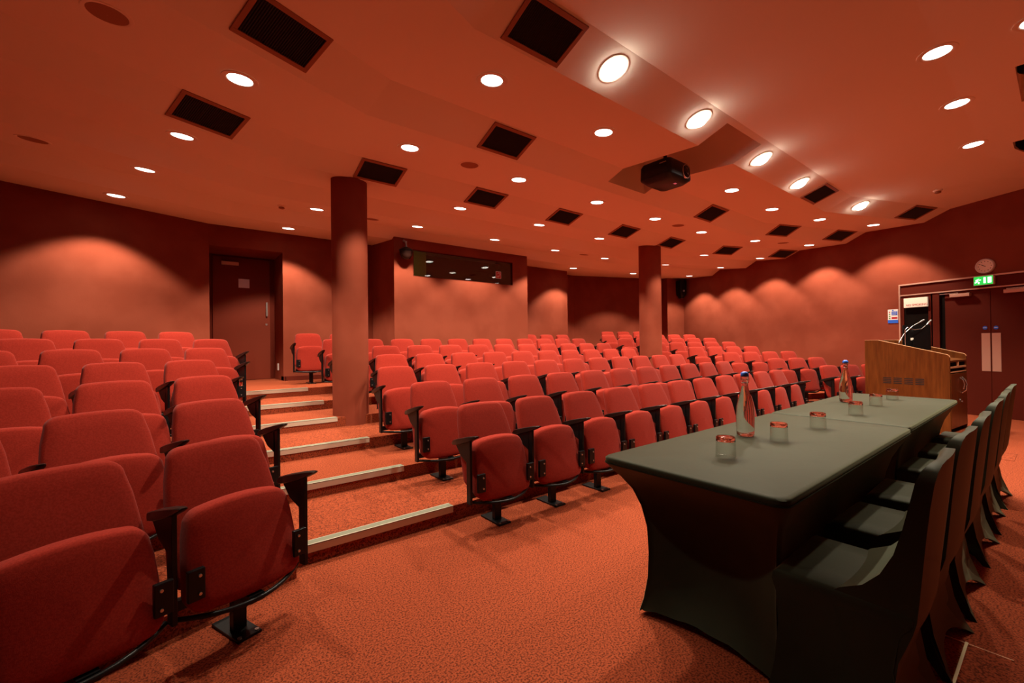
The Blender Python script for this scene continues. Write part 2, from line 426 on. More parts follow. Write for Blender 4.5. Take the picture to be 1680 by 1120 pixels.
def top_to_foot(x, y, rz, d=.205):
    # backrest top centre -> seat origin (leg)
    return x + math.sin(rz)*d, y - math.cos(rz)*d
MID = {1: (1.82, 7.20, 11), 2: (1.84, 7.23, 11), 3: (1.86, 7.18, 11), 4: (2.15, 6.88, 10), 5: (1.89, 7.14, 11), 6: (1.97, 7.26, 11)}
for n, (xa, xb, cnt) in MID.items():
    y = 2.72 + PITCH*(n-1)
    for k in range(cnt):
        x = xa + (xb-xa)*k/(cnt-1); fx, fy = top_to_foot(x, y, 0)
        put_seat(fx, fy, STEP*(n-1), 0, k == cnt-1, 'red tip-up seat, %s from the left aisle in the %s row of middle block' % (ORD[k], ROWN[n-1]), 'red tip-up seats of the middle block')
for k, (x, y) in enumerate(((1.80, 7.80), (2.34, 7.80))):
    fx, fy = top_to_foot(x, y, 0)
    put_seat(fx, fy, STEP*6, 0, k == 1, 'red tip-up seat against the back wall right of the door, %s' % ('nearer the door' if k == 0 else 'half behind the round column'), 'red tip-up seats against the back wall')
for k, x in enumerate((6.50, 7.03, 7.56)):
    fx, fy = top_to_foot(x, 7.64, 0)
    put_seat(fx, fy, STEP*6, 0, k == 2, 'red tip-up seat in the row right of the control room wall, %s of three' % ('leftmost', 'middle', 'rightmost')[k], 'red tip-up seats beside the control room wall')
LEFT = {1: (.16, 3), 2: (.19, 4), 3: (.20, 4), 4: (.14, 4), 5: (.30, 5), 6: (.40, 5), 7: (.06, 4)}
for n, (xa, cnt) in LEFT.items():
    for k in range(cnt):
        x = xa - k*SP*math.cos(SA)*.99; y = 2.72+PITCH*(n-1) - ST*(PL_-x); fx, fy = top_to_foot(x, y, SA)
        put_seat(fx, fy, STEP*(n-1), SA, k == 0, 'red tip-up seat, %s from the aisle in the %s row of left block' % (ORD[k], 'back' if n == 7 else ROWN[n-1]), 'red tip-up seats of the left block')
RIGHT = {1: (9.01, 4), 2: (8.99, 3), 3: (8.96, 4), 4: (9.04, 4), 5: (8.93, 5), 6: (8.83, 6), 7: (9.09, 6), 8: (9.75, 3)}
for n, (xa, cnt) in RIGHT.items():
    for k in range(cnt):
        x = xa + k*SP*math.cos(SA)*.97; y = 2.72+PITCH*(n-1) - ST*(x-PRV); fx, fy = top_to_foot(x, y, -SA)
        put_seat(fx, fy, STEP*(n-1), -SA, k == cnt-1, 'red tip-up seat, %s from the left in the %s row of right block' % (ORD[k], ROWN[n-1]), 'red tip-up seats of the right block')

# ------------------------------------------------------------------ ceiling fittings
def on_ceiling(x, y, extra=0):
    """frame on the ceiling band: local z points down into the room, local x along the band"""
    z = cz(x, y); Y = ring_of(x, y); u = x-CX
    ang = 0
    if abs(u) > wid(Y): ang = -TH if u > 0 else TH
    ax = Vector((math.cos(ang), math.sin(ang), 0)); ay0 = Vector((-ax.y, ax.x, 0))
    e = .04; za = cz(*(Vector((x, y)) - e*ay0.xy)); zb = cz(*(Vector((x, y)) + e*ay0.xy))
    ay = Vector((ay0.x, ay0.y, (zb-za)/(2*e))).normalized()
    nz = -(ax.cross(ay)).normalized(); ay2 = nz.cross(ax)
    m = Matrix((ax, ay2, nz)).transposed().to_4x4(); m.translation = Vector((x, y, z)) + nz*extra
    return m
def make_downlight():
    e = empty('downlight', (0, 0, 0))
    mb = MB(); mb.rings([[(r*math.cos(2*PI*i/32), r*math.sin(2*PI*i/32), z) for i in range(32)] for r, z in ((.125, .0), (.123, .004), (.093, .007), (.085, .002))], False, False)
    mb.build('trim_ring', M['ceil'], e, smooth=True)
    mb = MB(); mb.lathe([(.0845, -.001), (.0845, .003), (.001, .006)], n=32, cap1=False); mb.build('lamp_lens', M['lamp'], e, smooth=True)
    ld = bpy.data.lights.new('lamp_light', 'SPOT'); ld.energy = LAMP_W; ld.color = LAMP_COL; ld.spot_size = R(106); ld.spot_blend = .35; ld.shadow_soft_size = .05
    lo = bpy.data.objects.new('lamp_light', ld); C.objects.link(lo); lo.parent = e; lo.location = (0, 0, .03); lo.rotation_euler = (PI, 0, 0)
    return e
dl0 = make_downlight(); first = True
DL = [
 ('stage front ceiling', [(4.83, .61), (6.03, .63), (7.45, .65), (4.92, .10)]),
 ('ceiling over left block front row', [(-.26, 2.17)]),
 ('ceiling band over the front rows', [(2.04, 2.82), (3.44, 2.85), (6.2, 2.87), (7.63, 2.9), (8.95, 2.64), (10.2, 2.17)]),
 ('ceiling band over the third row', [(.43, 3.87), (1.96, 4.17), (3.42, 4.18), (4.88, 4.18), (6.31, 4.17), (7.79, 4.17), (9.34, 3.87), (10.72, 3.36)]),
 ('ceiling band over the fourth row', [(.1, 5.16), (3.37, 5.49), (4.91, 5.47), (6.5, 5.52), (9.69, 5.13), (11.13, 4.51)]),
 ('ceiling band over the sixth row', [(-.21, 6.3), (1.68, 6.68), (3.27, 6.69), (4.85, 6.67), (6.46, 6.7), (8.0, 6.64), (9.9, 6.26), (11.49, 5.64)]),
 ('ceiling band along the back wall', [(-.53, 7.43), (1.54, 7.88), (8.2, 7.84), (10.2, 7.46), (11.96, 6.79)])]
for band, pts in DL:
    for k, (x, y) in enumerate(pts):
        o = dl0 if first else copy_tree(dl0); first = False
        o.matrix_world = on_ceiling(x, y, .001)
        tag(o, 'round recessed downlight, %s from the left in the %s' % (ORD[k], band), 'ceiling light', 'recessed downlights')
        if x == -.26:      # dimmer lamp
            for c_ in o.children:
                if c_.type == 'LIGHT': c_.data = c_.data.copy(); c_.data.energy = LAMP_W*.5
# stage spotlights: a tilted lamp in a ring
TG = Vector((4.2, -.2, .5))
def make_spot():
    e = empty('spotlight', (0, 0, 0))
    mb = MB(); mb.rings([[(r*math.cos(2*PI*i/32), r*math.sin(2*PI*i/32), z) for i in range(32)] for r, z in ((.125, .0), (.122, .005), (.095, .008), (.088, .002))], False, False)
    mb.build('trim_ring', M['ceil'], e, smooth=True)
    mb = MB(); mb.lathe([(.086, .0), (.082, .02), (.06, .042), (.001, .055)], n=32, cap1=False); mb.build('lamp_lens', M['spotlamp'], e, smooth=True)
    return e
sp0 = make_spot(); first = True
SPOTS = [((2.76, 2.18), (2.3, -.1)), ((4.05, 2.18), (3.0, .4)), ((5.5, 2.2), (4.0, .4)), ((6.75, 2.22), (5.5, .2)), ((8.74, 2.02), (7.6, .2))]
for k, ((x, y), tg) in enumerate(SPOTS):
    o = sp0 if first else copy_tree(sp0); first = False
    m = on_ceiling(x, y, .001); o.matrix_world = m
    tag(o, 'bright stage spotlight on the angled ceiling band, %s from the left' % ORD[k], 'spotlight', 'stage spotlights on the front ceiling band')
    ld = bpy.data.lights.new('spot_beam', 'SPOT'); ld.energy = STAGE_W; ld.color = (1, .89, .70); ld.spot_size = R(80); ld.spot_blend = .7; ld.shadow_soft_size = .04
    lo = bpy.data.objects.new('spot_beam', ld); C.objects.link(lo); lo.parent = o
    src = m @ Vector((0, 0, .075)); d = (Vector((*tg, .6)) - src).normalized()
    mw = d.to_track_quat('-Z', 'Y').to_matrix().to_4x4(); mw.translation = src
    lo.matrix_parent_inverse = Matrix.Identity(4); lo.matrix_local = m.inverted() @ mw

# vents
def make_vent():
    e = empty('ceiling_vent', (0, 0, 0)); hx, hy, f = .265, .175, .035
    mb = MB(); mb.box(-hx, hx, -hy, -hy+f, 0, .012); mb.box(-hx, hx, hy-f, hy, 0, .012); mb.box(-hx, -hx+f, -hy+f, hy-f, 0, .012); mb.box(hx-f, hx, -hy+f, hy-f, 0, .012)
    mb.build('frame', M['vframe'], e, bevel=.003)
    mb = MB()
    n = 30
    for k in range(n):
        x = -hx+f + (2*hx-2*f)*(k+.5)/n
        mb.add([(x-.002, -hy+f, .001), (x+.002, -hy+f, .009), (x+.002, hy-f, .009), (x-.002, hy-f, .001)], [(0, 1, 2, 3)])
    mb.box(-hx+f, hx-f, -hy+f, hy-f, -.002, .001)
    mb.build('louvre_grille', M['vdark'], e)
    return e
vt0 = make_vent(); first = True
VT = [('front angled ceiling band', [(2.05, 2.2), (7.50, 2.21), (9.99, 1.56)]),
      ('second angled ceiling band', [(.61, 3.22), (2.74, 3.54), (6.93, 3.54), (9.15, 3.29), (10.53, 2.77)]),
      ('third angled ceiling band', [(.28, 4.62), (1.95, 4.95), (3.46, 4.95), (4.98, 4.95), (6.52, 4.95), (8.04, 4.95), (9.73, 4.62), (11.21, 4.05)])]
for band, pts in VT:
    for k, (x, y) in enumerate(pts):
        o = vt0 if first else copy_tree(vt0); first = False
        o.matrix_world = on_ceiling(x, y, .0)
        tag(o, 'rectangular black ceiling vent, %s from the left on the %s' % (ORD[k], band), 'ceiling vent', 'black ceiling vents')
def make_cspk():
    e = empty('ceiling_speaker', (0, 0, 0))
    mb = MB(); mb.rings([[(r*math.cos(2*PI*i/32), r*math.sin(2*PI*i/32), z) for i in range(32)] for r, z in ((.125, .0), (.123, .004), (.108, .005), (.10, .001))], False, False); mb.build('trim_ring', M['ceil'], e, smooth=True)
    mb = MB(); mb.lathe([(.102, -.001), (.10, .003), (.001, .006)], n=32, cap1=False); mb.build('grille', M['speaker'], e, smooth=True)
    return e
cs0 = make_cspk(); first = True
CS = [(-.29, 3.59, 'flat round ceiling speaker above the left block, nearest the top left corner'), (-1.01, 6.02, 'flat round ceiling speaker over the back rows of the left block'),
      (2.69, 4.17, 'flat round ceiling speaker between two downlights above the middle block, left of projector'), (7.0, 4.17, 'flat round ceiling speaker right of the projector above the middle block'),
      (10.03, 3.61, 'flat round ceiling speaker above the right block near the right wall'), (2.51, 6.73, 'flat round ceiling speaker just right of the near round column'), (7.28, 6.63, 'flat round ceiling speaker on the ceiling in front of the far column')]
for x, y, lab in CS:
    o = cs0 if first else copy_tree(cs0); first = False
    o.matrix_world = on_ceiling(x, y, .0); tag(o, lab, 'ceiling speaker', 'flush ceiling speakers')
def detector(x, y, lab):
    e = empty('smoke_detector', (0, 0, 0)); e.matrix_world = on_ceiling(x, y, 0)
    mb = MB(); mb.lathe([(.055, 0), (.055, .012), (.045, .02)], n=20); mb.build('base', M['ceil'], e, smooth=True)
    mb = MB(); mb.lathe([(.03, .02), (.038, .028), (.038, .042), (.02, .05)], n=20); mb.build('sensor_head', M['speaker'], e, smooth=True)
    tag(e, lab, 'smoke detector', 'smoke detectors')
detector(1.26, 6.88, 'small smoke detector on the ceiling left of the near round column')
detector(9.11, 1.17, 'small smoke detector on the stage ceiling near the right wall')
# fixtures in the two stage pockets
for (x, y, rz, lab) in ((5.86, .16, .5, 'stage lamp housing hung in the ceiling pocket at top right corner'), (8.22, .26, .5, 'stage lamp housing hung in the ceiling pocket above the double doors')):
    e = empty('stage_lamp', (x, y, 3.66), rz, lab, 'stage lamp', 'stage lamps in ceiling pockets')
    mb = MB(); mb.rings([[(x_, y_, z_) for x_, y_ in rrect(h, h*.7, .02)] for h, z_ in ((.10, .10), (.12, .02), (.07, -.08), (.03, -.12))]); mb.build('housing', M['black'], e, smooth=True)
    mb = MB(); mb.tube([(0, 0, .1), (0, 0, .19)], .012); mb.build('hanger', M['black'], e)

# projector
e = empty('projector', (4.80, 3.02, 3.18), 0, 'black projector hanging from the open ceiling pocket', 'projector')
mb = MB()
mb.rings([[(x, y, z) for x, y in rrect(hx, hy, .06, 5)] for hx, hy, z in ((.19, .16, 0), (.25, .205, .045), (.255, .21, .06), (.25, .205, .20), (.23, .19, .235))]); mb.build('body', M['black'], e, smooth=True)
mb = MB(); mb.rings([[(.10+r*math.cos(2*PI*i/32), y, .125+r*math.sin(2*PI*i/32)) for i in range(32)] for r, y in ((.082, -.20), (.082, -.222), (.074, -.222), (.074, -.205))], False, False); mb.build('lens_ring', M['chrome'], e, smooth=True)
mb = MB(); mb.rings([[(.10+r*math.cos(2*PI*i/32), y, .125+r*math.sin(2*PI*i/32)) for i in range(32)] for r, y in ((.07, -.203), (.05, -.225), (.02, -.232), (.001, -.233))]); mb.build('lens', M['lens'], e, smooth=True)
mb = MB(); mb.tube([(0, 0, .23), (0, 0, .76)], .022); mb.box(-.1, .1, -.1, .1, .755, .77); mb.build('ceiling_mount', M['black'], e)
mb = MB(); mb.box(-.253, -.251, -.17, -.08, .175, .185); mb.build('side_mark', M['chrome'], e)
mb = MB(); mb.box(.02, .06, -.12, -.09, -.004, 0); mb.build('indicator', mat('indicator_pink', (.6, .1, .15), .5, emit=(1, .2, .25), es=.3), e)

# ------------------------------------------------------------------ back wall door
DY = BY+.78
e = empty('door_1', (.5, DY, .648)); struct(e)
mb = MB(); mb.box(.0, 1.06, .0, .05, 0, 2.25); mb.build('door_frame', M['wall2'], e)
mb = MB(); mb.box(.09, .98, -.015, 0.0, .005, 2.22); mb.build('door_leaf', M['door'], e, bevel=.003)
mb = MB(); mb.box(.91, .94, -.045, -.03, 1.17, 1.43); mb.box(.918, .93, -.03, -.015, 1.19, 1.21); mb.box(.918, .93, -.03, -.015, 1.38, 1.40); mb.build('door_handle', M['chrome'], e)
mb = MB(); mb.rings([[(.92+.02*math.cos(2*PI*i/16), y, 1.02+.02*math.sin(2*PI*i/16)) for i in range(16)] for y in (-.015, -.025)]); mb.build('door_lock', M['chrome'], e)
mb = MB(); mb.box(.22, .48, -.07, -.02, 2.07, 2.13); mb.build('door_closer', M['plate'], e)
nt_ = MB(); nt_.box(.48, .65, -.019, -.016, 1.68, 1.84); o = nt_.build('paper_notice', M['paper'], None); o.location = (.5, DY, .648); tag(o, 'small white paper notice taped to the back wall door', 'notice')
mb = MB(); mb.box(1.545, 1.5605, BY+.40, BY+.49, .82, .94); o = mb.build('wall_socket', M['white'], bevel=.003); tag(o, 'small white socket on the side of the door recess', 'wall socket')

# control room window
e = empty('window_1', (3.53, BF, 2.52)); struct(e)
mb = MB(); mb.box(0, 2.34, .0, .06, 0, .012); mb.box(0, 2.34, 0, .06, .488, .5); mb.box(0, .012, 0, .06, .012, .488); mb.box(2.328, 2.34, 0, .06, .012, .488); mb.build('window_frame', M['wall2'], e)
mb = MB(); mb.box(.012, 2.328, .03, .036, .012, .488); mb.build('window_pane', M['pane'], e)
e = empty('hearing_loop_sign', (5.50, BF+.022, 2.72), 0, 'small red and white ear symbol sign on the control room window', 'sign')
mb = MB(); mb.box(-.07, .07, 0, .006, -.075, .075); mb.build('sign_plate', M['white'], e)
mb = MB(); mb.box(-.06, .06, -.002, 0, -.065, .065); mb.build('red_field', M['redink'], e)
mb = MB(); mb.tube([(-.025+.0, -.004, -.03), (.0, -.004, -.045), (.015, -.004, -.02), (.035, -.004, .01), (.025, -.004, .04), (-.005, -.004, .045), (-.025, -.004, .02)], .006, 6); mb.tube([(-.045, -.004, -.05), (-.01, -.004, -.005)], .004, 6); mb.build('ear_symbol', M['white'], e)
e = empty('exit_glow_lamp', (3.36, 7.85, 2.66), 0, 'small green lamp glowing inside the control room at its left', 'lamp')
mb = MB(); mb.box(-.03, .03, -.02, .02, -.015, .015); mb.build('lamp_case', M['exitwhite'], e)
ld = bpy.data.lights.new('green_light', 'POINT'); ld.energy = .8; ld.color = (.35, 1, .25); ld.shadow_soft_size = .05
lo = bpy.data.objects.new('green_light', ld); C.objects.link(lo); lo.parent = e; lo.location = (.15, -.12, .05)
# dome camera
e = empty('dome_camera', (3.33, BF-.14, 2.90), 0, 'black dome security camera on the left corner of control room wall', 'security camera')
mb = MB(); mb.lathe([(.001, -.12), (.075, -.095), (.112, -.03), (.115, .03)], n=28); mb.build('dome', M['lens'], e, smooth=True)
mb = MB(); mb.lathe([(.122, .03), (.125, .05), (.09, .08), (.05, .10)], n=28); mb.build('housing_ring', M['black'], e, smooth=True)
mb = MB(); mb.tube([(0, 0, .10), (0, 0, .20), (0, .1, .24)], .022); mb.build('bracket', M['grey'], e, smooth=True)
# wall speaker in far right corner
pv = Vector((12.83, 7.48, 0)) - Vector((dd.x, dd.y, 0))*.20 - Vector((nn.x, nn.y, 0))*.13
e = empty('wall_speaker', (pv.x, pv.y, 2.62), -TH, 'black loudspeaker mounted high in the far right corner', 'loudspeaker')
mb = MB(); mb.rings([[(x, y, z) for x, y in rrect(h, h*1.0, .02)] for h, z in ((.06, 0), (.11, .12), (.12, .5), (.11, .56))]); mb.build('cabinet', M['black'], e, smooth=True)
mb = MB(); mb.rings([[(.03*math.cos(2*PI*i/16)-.0, y, .22+.03*math.sin(2*PI*i/16)) for i in range(16)] for y in (-.118, -.13)]); mb.build('badge', M['grey'], e)
mb = MB(); mb.box(-.03, .03, .10, .14, .2, .4); mb.build('wall_bracket', M['black'], e)

# ------------------------------------------------------------------ right wall: doors, signs, clock.  local x = towards the stage, y = into the wall, z up
def wall_empty(name, s, z, label=None, cat=None, group=None, off=.0):
    p = W0 + WD*s + WN*off
    m = Matrix((-WD, -WN, Vector((0, 0, 1)))).transposed().to_4x4(); m.translation = Vector((p.x, p.y, z))
    e = empty(name, (0, 0, 0), mw=m)
    if label: tag(e, label, cat, group)
    return e
e = wall_empty('door_surround', 1.03, 0); e.name = 'trim_1'; struct(e)
mb = MB(); mb.box(0, .022, -.05, 0, 0, 2.27); mb.box(.022, 2.6, -.05, 0, 2.245, 2.27); mb.build('trim_edge', M['plate'], e)
mb = MB(); mb.box(.022, 2.6, -.03, 0, 2.075, 2.245); mb.build('header_panel', M['wall2'], e)
mb = MB(); mb.box(.022, 2.6, -.045, 0, 2.055, 2.075); mb.build('header_edge', M['plate'], e)
mb = MB(); mb.box(.022, .07, -.028, 0, 0, 2.055); mb.box(.07, .48, -.028, 0, 0, 1.0); mb.box(.07, .48, -.028, 0, 2.01, 2.055); mb.box(.44, .48, -.028, 0, 1.0, 2.01); mb.box(.505, .60, -.034, 0, 0, 2.055); mb.build('side_panels', M['wall2'], e)
mb = MB(); mb.box(.07, .44, -.012, 0, 1.0, 1.83); mb.box(.48, .505, -.01, 0, 0, 2.055); mb.box(.60, .67, -.008, 0, 0, 2.055); mb.build('dark_recess', M['dark'], e)
e = wall_empty('no_smoking_sign', .765, 1.92, 'illuminated cream NO SMOKING sign above the dark side panel', 'sign', None, .03)
mb = MB(); mb.box(-.18, .18, -.03, -.002, -.085, .085); mb.build('light_box', M['cream'], e, bevel=.004)
text_mesh('lettering', 'NO SMOKING', .052, M['redink'], e, (.02, -.032, -.045), (PI/2, 0, 0))
e2 = wall_empty('door_2', .36, 0); struct(e2)
mb = MB(); mb.box(0, .575, -.012, 0, .005, 2.045); mb.build('door_leaf', M['wall2'], e2)
mb = MB(); mb.box(.465, .57, -.015, -.012, .73, 1.34); mb.build('push_plate', M['plate'], e2)
mb = MB(); mb.rings([[(.51+.028*math.cos(2*PI*i/24), y, 1.425+.028*math.sin(2*PI*i/24)) for i in range(24)] for y in (-.012, -.015)]); d_ = mb.build('fire_door_disc', M['blueink'], e2)
mb = MB(); mb.box(.49, .53, -.0165, -.015, 1.421, 1.429); mb.build('disc_print', M['white'], d_)
mb = MB(); mb.box(.09, .35, -.07, -.012, 1.955, 2.01); mb.build('door_closer', M['plate'], e2, bevel=.004)
mb = MB(); mb.box(-.05, .2, -.06, -.045, 2.015, 2.028); mb.build('closer_arm', M['chrome'], e2)
e3 = wall_empty('door_3', -.225, 0); struct(e3)
mb = MB(); mb.box(0, .9, -.012, 0, .005, 2.045); mb.build('door_leaf', M['wall2'], e3)
mb = MB(); mb.box(.005, .11, -.015, -.012, .73, 1.34); mb.build('push_plate', M['plate'], e3)
mb = MB(); mb.rings([[(.055+.028*math.cos(2*PI*i/24), y, 1.425+.028*math.sin(2*PI*i/24)) for i in range(24)] for y in (-.012, -.015)]); d_ = mb.build('fire_door_disc', M['blueink'], e3)
mb = MB(); mb.box(.035, .075, -.0165, -.015, 1.421, 1.429); mb.build('disc_print', M['white'], d_)
mb = MB(); mb.box(.17, .45, -.07, -.012, 1.955, 2.01); mb.build('door_closer', M['plate'], e3, bevel=.004)
mb = MB(); mb.box(.2, .5, -.06, -.045, 2.015, 2.028); mb.build('closer_arm', M['chrome'], e3)
# exit sign
e = wall_empty('exit_sign', -.17, 2.185, 'green running man exit sign above the double doors', 'exit sign', None, .03)
mb = MB(); mb.box(-.12, .12, -.05, 0, -.075, .07); mb.build('case', M['white'], e, bevel=.004)
mb = MB(); mb.box(-.115, .112, -.053, -.05, -.07, .065); mb.build('green_face', M['exitgreen'], e)
mb = MB(); mb.box(.055, .098, -.056, -.053, -.045, .045)
mb.tube([(-.055, -.055, .035), (-.055, -.055, .0351)], .011, 10)
mb.tube([(-.06, -.055, .02), (-.072, -.055, -.012), (-.05, -.055, -.028), (-.056, -.055, -.052)], .0085, 6); mb.tube([(-.072, -.055, -.012), (-.09, -.055, -.03), (-.10, -.055, -.03)], .007, 6)
mb.tube([(-.06, -.055, .018), (-.04, -.055, .005), (-.028, -.055, .012)], .006, 6); mb.tube([(-.062, -.055, .018), (-.082, -.055, .012), (-.088, -.055, -.004)], .006, 6)
mb.box(.005, .03, -.056, -.053, -.045, .045); mb.build('running_man_symbol', M['exitwhite'], e)
# clock
e = wall_empty('wall_clock', -.165, 2.415, 'round pale wall clock above the exit sign', 'clock')
def disc(mb, r, y0, y1, cx=0, cz_=0, n=40): mb.rings([[(cx+r*math.cos(2*PI*i/n), y, cz_+r*math.sin(2*PI*i/n)) for i in range(n)] for y in (y0, y1)])
mb = MB(); mb.rings([[(r*math.cos(2*PI*i/40), y, r*math.sin(2*PI*i/40)) for i in range(40)] for r, y in ((.118, 0), (.118, -.03), (.108, -.042), (.098, -.036), (.098, -.02))], True, False); mb.build('rim', M['white'], e, smooth=True)
mb = MB(); disc(mb, .10, -.018, -.024); mb.build('dial', M['dial'], e)
mb = MB()
for k in range(12):
    a = k*PI/6; disc(mb, .006, -.024, -.027, .078*math.sin(a), .078*math.cos(a), 8)
mb.build('hour_marks', M['dark'], e)
for nm, L, hw, a in (('hour_hand', .045, .004, R(296)), ('minute_hand', .07, .0028, R(306))):
    ax = Vector((math.sin(a), 0, math.cos(a))); bx = Vector((math.cos(a), 0, -math.sin(a)))
    v = [(-ax*.012-bx*hw), (-ax*.012+bx*hw), (ax*L+bx*hw*.5), (ax*L-bx*hw*.5)]
    mb = MB(); mb.add([(p.x, -.03, p.z) for p in v] + [(p.x, -.028, p.z) for p in v], [(0, 1, 2, 3), (7, 6, 5, 4), (0, 4, 5, 1), (1, 5, 6, 2), (2, 6, 7, 3), (3, 7, 4, 0)]); mb.build(nm, M['dark'], e)
# notice
e = wall_empty('fire_notice', 1.155, 1.70, 'white and blue fire action notice on the right wall', 'notice')
mb = MB(); mb.box(-.085, .085, -.006, 0, -.135, .125); mb.build('board', M['white'], e)
mb = MB(); mb.box(-.02, .075, -.008, -.006, .015, .085); mb.box(-.085, .085, -.008, -.006, -.135, -.075); disc(mb, .013, -.006, -.008, 0, .105, 16); mb.build('blue_print', M['blueink'], e)
mb = MB(); mb.box(-.02, .075, -.008, -.006, -.055, -.02); disc(mb, .012, -.006, -.008, -.055, .075, 12); mb.build('red_print', M['redink'], e)
mb = MB(); disc(mb, .012, -.006, -.008, -.055, .035, 12); disc(mb, .012, -.006, -.008, -.055, -.005, 12); disc(mb, .012, -.006, -.008, -.055, -.045, 12); mb.build('green_print', M['greenink'], e)
mb = MB(); mb.box(-.010, .06, -.0095, -.008, .065, .071); mb.box(-.010, .065, -.0095, -.008, .045, .050); mb.box(-.010, .05, -.0095, -.008, .026, .031); mb.build('print_lines', M['white'], e)

# ------------------------------------------------------------------ stretch-covered tables
def covered_table(x0, x1, y0, y1, label):
    cx, cy = (x0+x1)/2, (y0+y1)/2; hx, hy = (x1-x0)/2-.003, (y1-y0)/2
    e = empty('covered_table', (cx, cy, 0), 0, label, 'table', 'black cloth covered tables end to end')
    mb = MB()
    N = 5
    def top(hx, hy, r, z): return [(x, y, z) for x, y in rr_sub(hx, hy, r)]
    def rr_sub(hx, hy, r):
        pts = []; m_ = 12
        cor = [(hx-r, hy-r, 0), (-hx+r, hy-r, 90), (-hx+r, -hy+r, 180), (hx-r, -hy+r, 270)]
        for i, (a, b, a0) in enumerate(cor):
            for k in range(N+1):
                t = R(a0+90*k/N); pts.append((a+r*math.cos(t), b+r*math.sin(t)))
            nx = cor[(i+1) % 4]; t = R(a0+90); ex, ey = a+r*math.cos(t), b+r*math.sin(t); sx, sy = nx[0]+r*math.cos(R(nx[2])), nx[1]+r*math.sin(R(nx[2]))
            for k in range(1, m_): pts.append((ex+(sx-ex)*k/m_, ey+(sy-ey)*k/m_))
        return pts
    base = rr_sub(hx, hy, .045)
    mb.rings([top(hx-.3, hy-.3, .03, .741), top(hx-.02, hy-.02, .04, .741), top(hx-.006, hy-.006, .045, .739), top(hx, hy, .045, .733), top(hx, hy, .045, .715), top(hx-.004, hy-.004, .045, .708)], True, False)
    mb.build('cloth_top', M['cloth'], e, smooth=True)
    mb = MB(); mb.tube([(x*1.0, y*1.0, .7135) for x, y in base] + [(base[0][0], base[0][1], .7135)], .0035, 6); mb.build('hem_piping', M['cloth'], e, smooth=True)
    # skirt: concave sides drawn to four feet
    zs = [.712, .68, .64, .58, .50, .40, .28, .16, .07, .02]
    ins = {.712: 0, .68: .022, .64: .055, .58: .095, .50: .125, .40: .145, .28: .15, .16: .145, .07: .13, .02: .115}
    rs = []
    for z in zs:
        i_ = ins[z]; pts = []
        H = 1-z/.712
        for x, y in base:
            u = x/hx; v = y/hy
            X = x*(hx-i_*1.25)/hx; Y = y*(hy-i_*.62)/hy
            # pull the middles inward
            fx = 1-abs(u)**2.2; fy = 1-abs(v)**2.2
            bow = .16*math.sin(PI*min(1, H*1.02))**.8*.55 + .05*H
            if abs(v) > .93: Y -= math.copysign(bow*.8*max(0, fx), y)
            elif abs(u) > .97: X -= math.copysign(bow*1.1*max(0, fy), x)
            zz = z
            if z < .3:
                lift = (fx if abs(v) > .93 else fy); lift = max(0, lift)
                zz = z + .025*lift*(1-z/.3)**1.0
                if lift > .02: zz += .004*math.sin(40*u+31*v)*(1-z/.3)
            pts.append((X, Y, zz))
        rs.append(pts)
    mb.rings(rs, False, False); mb.build('cloth_skirt', M['cloth'], e, smooth=True)
    # legs of the table inside the cover
    for sx in (-1, 1):
        for sy in (-1, 1):
            mb = MB(); mb.tube([(sx*(hx-.30), sy*(hy-.20), 0), (sx*(hx-.30), sy*(hy-.20), .70)], .014, 8); mb.build('leg', M['black'], e)
    return e
TY0, TY1 = .556, 1.312
covered_table(1.537, 3.372, TY0, TY1, 'nearer long table under a black stretch cloth')
covered_table(3.378, 5.21, TY0+.012, TY1+.008, 'farther long table under a black stretch cloth, beside the lectern')

